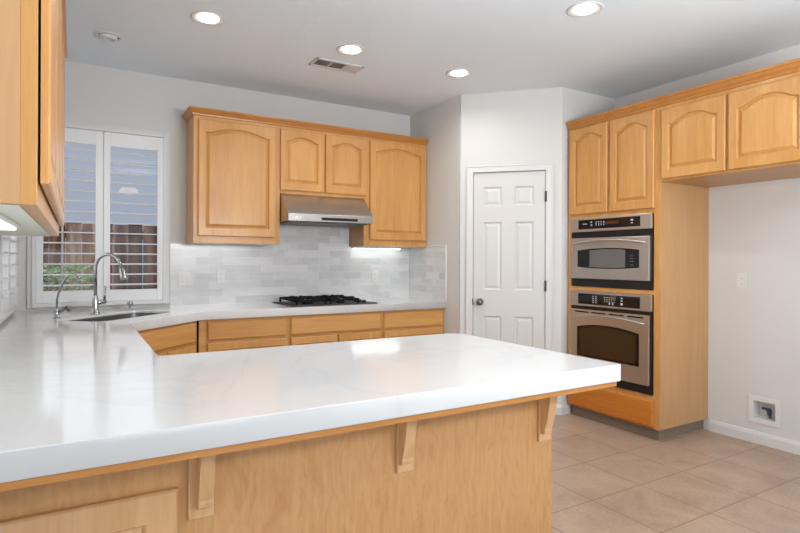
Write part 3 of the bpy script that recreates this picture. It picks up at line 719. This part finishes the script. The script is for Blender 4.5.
# ------------------------------------------------------------------ range hood
t = thing('range_hood', (1.467, 4.235, 1.60), 'stainless steel range hood under the short wall cabinet', 'range hood')
HW = 0.766; D = YB - 4.235 - 0.012
b = MB()
pf = [(0, 0.004), (0, 0.060), (0.004, 0.066), (0.172, 0.230), (0.19, 0.237), (D, 0.237), (D, 0.004), (D - 0.03, 0.004)]
b.prism(pf[:7], 0.0, HW, 'x'); b.build('hood_shell', STEELH, t)
b = MB().box(0.0, HW, -0.002, 0.02, 0.0, 0.060, 0.003); fb_ = b.build('front_fascia', STEELF, t)
MB().box(0.285, 0.615, -0.0035, -0.0015, 0.014, 0.036).build('control_strip', BLACKG, fb_)
marks(fb_, [(0.07, 0.03, 0.03, 0.022), (0.10, 0.03, 0.008, 0.02)], -0.0022, WHITE)
b = MB()
for i in range(24): b.box(0.03 + i * 0.0296, 0.03 + i * 0.0296 + 0.017, 0.03, D - 0.04, -0.010, 0.003, 0.002)
b.build('baffle_filter', NICKEL, t)

# ------------------------------------------------------------------ cooktop
t = thing('gas_cooktop', (1.86, 4.40, CZ1), 'black gas cooktop with iron grates under the range hood', 'cooktop')
MB().box(-0.385, 0.385, -0.235, 0.255, 0.0005, 0.008, 0.003).build('cooktop_plate', DARK, t)
def grate(x0, x1, y0, y1, cx_list):
    g = MB(); h0, h1 = 0.036, 0.050
    g.box(x0, x1, y0, y0 + 0.012, h0 - 0.004, h1, 0.002).box(x0, x1, y1 - 0.012, y1, h0 - 0.004, h1, 0.002).box(x0, x0 + 0.012, y0, y1, h0 - 0.004, h1, 0.002).box(x1 - 0.012, x1, y0, y1, h0 - 0.004, h1, 0.002)
    ym = (y0 + y1) / 2; g.box(x0, x1, ym - 0.006, ym + 0.006, h0, h1, 0.002)
    for cy in ((y0 + ym) / 2, (y1 + ym) / 2):
        xm = (x0 + x1) / 2
        for k in range(4):
            a = pi / 4 + k * pi / 2
            g.tube([(xm + 0.03 * cos(a), cy + 0.03 * sin(a), h1 + 0.004), (xm + 0.07 * cos(a), cy + 0.07 * sin(a), h1 + 0.004), (xm + 0.10 * cos(a), cy + 0.085 * sin(a), h0)], 0.0085, 6)
        g.box(x0, xm - 0.035, cy - 0.007, cy + 0.007, h0 + 0.002, h1 + 0.010, 0.002).box(xm + 0.035, x1, cy - 0.007, cy + 0.007, h0 + 0.002, h1 + 0.010, 0.002)
    for x in (x0, x1 - 0.014):
        for y in (y0, y1 - 0.014): g.box(x, x + 0.014, y, y + 0.014, 0.008, h0)
    return g.build('grate', IRON, t)
grate(-0.335, -0.075, -0.20, 0.225, 0); grate(-0.040, 0.225, -0.20, 0.225, 0)
for cx, cy, r in ((-0.2, -0.09, 0.045), (-0.2, 0.12, 0.035), (0.1, -0.09, 0.035), (0.1, 0.12, 0.045)):
    MB().lathe([(r, 0.008), (r, 0.018), (r * 0.8, 0.022), (r * 0.8, 0.028), (r * 0.5, 0.031), (0.001, 0.031)], 20, (cx, cy, 0)).build('burner', IRON, t)
for i in range(4):
    MB().lathe([(0.018, 0.008), (0.018, 0.018), (0.015, 0.030), (0.001, 0.031)], 16, (0.285, -0.17 + i * 0.08, 0)).build('knob', BLACK, t)

# ------------------------------------------------------------------ outlets and switches
def plate(name, loc, rz, label, cat, gangs, kind):
    t = thing(name, loc, label, cat, rz); w2 = 0.036 if gangs == 1 else 0.058
    p = MB().box(-w2, w2, -0.006, -0.0003, -0.057, 0.057, 0.002).build('cover_plate', WHITE, t)
    for g in range(gangs):
        cx = 0 if gangs == 1 else (-0.023 + 0.046 * g)
        if kind[g] == 'o':
            for z in (-0.021, 0.021):
                s_ = MB().prism([(cx + 0.016 * cos(k * pi / 8), z + 0.015 * sin(k * pi / 8)) for k in range(16)], -0.008, -0.006).build('socket', WHITE, t)
                MB().box(cx - 0.007, cx - 0.005, -0.0086, -0.008, z - 0.004, z + 0.005).box(cx + 0.005, cx + 0.007, -0.0086, -0.008, z - 0.004, z + 0.005).box(cx - 0.002, cx + 0.002, -0.0086, -0.008, z - 0.011, z - 0.007).build('slots', CREAMD, s_)
        else: MB().box(cx - 0.016, cx + 0.016, -0.010, -0.006, -0.033, 0.033, 0.002).build('rocker', WHITE, t)
    return t
YT = YB - 0.010
plate('switch_plate', (0.777, YT, 1.131), 0, 'white double switch plate on the tile next to the window', 'switch', 2, 'sa')
plate('wall_outlet', (1.056, YT, 1.147), 0, 'white outlet on the grey tile left of the cooktop', 'outlet', 1, 'o')
plate('wall_outlet', (2.512, YT, 1.131), 0, 'white outlet on the grey tile right of the cooktop', 'outlet', 1, 'o')
plate('wall_outlet', (XR, 2.171, 1.147), -pi / 2, 'white outlet on the bare refrigerator alcove wall', 'outlet', 1, 'o')
# water supply box
t = thing('water_supply_box', (XR, (BY0 + BY1) / 2, (BZ0 + BZ1) / 2), 'recessed white refrigerator water box low on the alcove wall', 'water box', -pi / 2)
b = MB(); hw, hh = (BY1 - BY0) / 2, (BZ1 - BZ0) / 2
o1 = 0.032
b.box(-hw - o1, -hw, -0.008, -0.0003, -hh - o1, hh + o1, 0.001).box(hw, hw + o1, -0.008, -0.0003, -hh - o1, hh + o1, 0.001).box(-hw, hw, -0.008, -0.0003, hh, hh + o1, 0.001).box(-hw, hw, -0.008, -0.0003, -hh - o1, -hh, 0.001)
b.build('flange', WHITE, t)
b = MB(); e = 0.001
b.box(-hw + e, -hw + 0.003, -0.004, 0.085, -hh + e, hh - e).box(hw - 0.003, hw - e, -0.004, 0.085, -hh + e, hh - e).box(-hw + e, hw - e, -0.004, 0.085, hh - 0.003, hh - e).box(-hw + e, hw - e, -0.004, 0.085, -hh + e, -hh + 0.003).box(-hw + e, hw - e, 0.082, 0.085, -hh + e, hh - e)
b.build('box_liner', WHITE, t)
v_ = MB().tube([(0.012, 0.05, -0.055), (0.012, 0.05, 0.0)], 0.009, 12).tube([(0.012, 0.05, 0.0), (0.012, 0.015, 0.0)], 0.010, 12).build('valve', NICKEL, t)
MB().box(-0.022, 0.034, 0.002, 0.018, 0.006, 0.024, 0.004).build('valve_handle', BLUE, v_)
MB().box(0.014, 0.034, 0.004, 0.03, -0.03, 0.010, 0.003).build('connector', BLUE, v_)

# ------------------------------------------------------------------ ceiling fixtures
def downlight(loc, label, src=None):
    if src: return copy_thing(src, loc, label)
    t = thing('recessed_light', loc, label, 'light', group='recessed ceiling lights')
    MB().lathe([(0.100, -0.0005), (0.101, -0.004), (0.094, -0.007), (0.084, -0.005), (0.066, -0.0015), (0.060, -0.001)], 40).build('trim_ring', TRIM, t)
    MB().lathe([(0.062, -0.002), (0.058, -0.006), (0.040, -0.012), (0.02, -0.015), (0.001, -0.016)], 32).build('lamp_lens', LAMP, t)
    return t
def can(x, y, label, src=None, power=4.4):
    o = downlight((x, y, ZC), label, src)
    l = bpy.data.lights.new('downlight_lamp', 'AREA'); l.shape = 'DISK'; l.size = 0.13; l.energy = power; l.color = (1, 0.97, 0.93); l.spread = radians(160)
    lo = bpy.data.objects.new('downlight_lamp', l); COL.objects.link(lo); lo.location = (0, 0, -0.03); lo.parent = o
    return o
c0 = can(0.687, 3.448, 'glowing recessed ceiling light nearest the corner window')
can(1.640, 3.450, 'glowing recessed ceiling light beside the air vent', c0)
can(2.565, 3.447, 'glowing recessed ceiling light farthest back, near the pantry wall', c0, 2.4)
can(2.532, 2.193, 'glowing recessed ceiling light at the top edge, toward the oven cabinet', c0)
can(1.10, 1.30, 'recessed ceiling light above the peninsula, out of view', c0, 4)
t = thing('eyeball_light', (0.185, 4.065, ZC), 'unlit white eyeball ceiling fixture above the sink corner', 'light')
MB().lathe([(0.088, -0.0005), (0.088, -0.003), (0.076, -0.006), (0.060, -0.004), (0.058, -0.001)], 36).build('trim_ring', TRIM, t)
MB().lathe([(0.056, -0.001), (0.052, -0.014), (0.040, -0.024), (0.034, -0.026), (0.033, -0.018), (0.001, -0.016)], 28).build('eyeball', TRIM, t)
MB().box(0.045, 0.062, -0.012, 0.008, -0.007, -0.003, 0.001).build('tilt_slot', DARK, t)
vx0, vx1, vy0, vy1 = 1.49, 1.875, 3.700, 3.868
t = thing('ceiling_vent', ((vx0 + vx1) / 2, (vy0 + vy1) / 2, ZC), 'white rectangular air vent with dark slots beside a ceiling light', 'vent')
hx, hy = (vx1 - vx0) / 2, (vy1 - vy0) / 2
b = MB(); b.box(-hx, hx, -hy, -hy + 0.024, -0.008, -0.0003, 0.003).box(-hx, hx, hy - 0.024, hy, -0.008, -0.0003, 0.003).box(-hx, -hx + 0.024, -hy, hy, -0.008, -0.0003, 0.003).box(hx - 0.024, hx, -hy, hy, -0.008, -0.0003, 0.003)
for x in (-hx + 0.128, -hx + 0.244): b.box(x, x + 0.012, -hy, hy, -0.008, -0.0003, 0.002)
b.build('vent_frame', TRIM, t)
MB().box(-hx + 0.02, -hx + 0.25, -hy + 0.02, hy - 0.02, -0.002, -0.0004).build('duct_shade_sheet', DARK, t)  # flat dark sheet stands in for the shade inside the duct
b = MB()
for i in range(6):
    x = -hx + 0.036 + i * 0.016
    for off in (0, 0.116): b.box(x + off, x + off + 0.002, -hy + 0.024, hy - 0.024, -0.005, -0.002)
for i in range(9):
    x = -hx + 0.258 + i * 0.0115; b.box(x, x + 0.009, -hy + 0.024, hy - 0.024, -0.007, -0.0025)
b.build('vent_slats', TRIM, t)

# pendant over the dining space behind the camera (seen only as a reflection in the window)
t = thing('ceiling_pendant', (0.77, -0.55, ZC), 'shallow dome ceiling pendant behind the viewer, mirrored in the window glass', 'light')
MB().tube([(0, 0, -0.001), (0, 0, -0.25)], 0.006, 8).build('pendant_rod', NICKEL, t)
MB().lathe([(0.02, -0.24), (0.09, -0.26), (0.14, -0.31), (0.15, -0.35), (0.10, -0.365), (0.03, -0.39), (0.001, -0.395)], 28).build('pendant_shade', PEND, t)
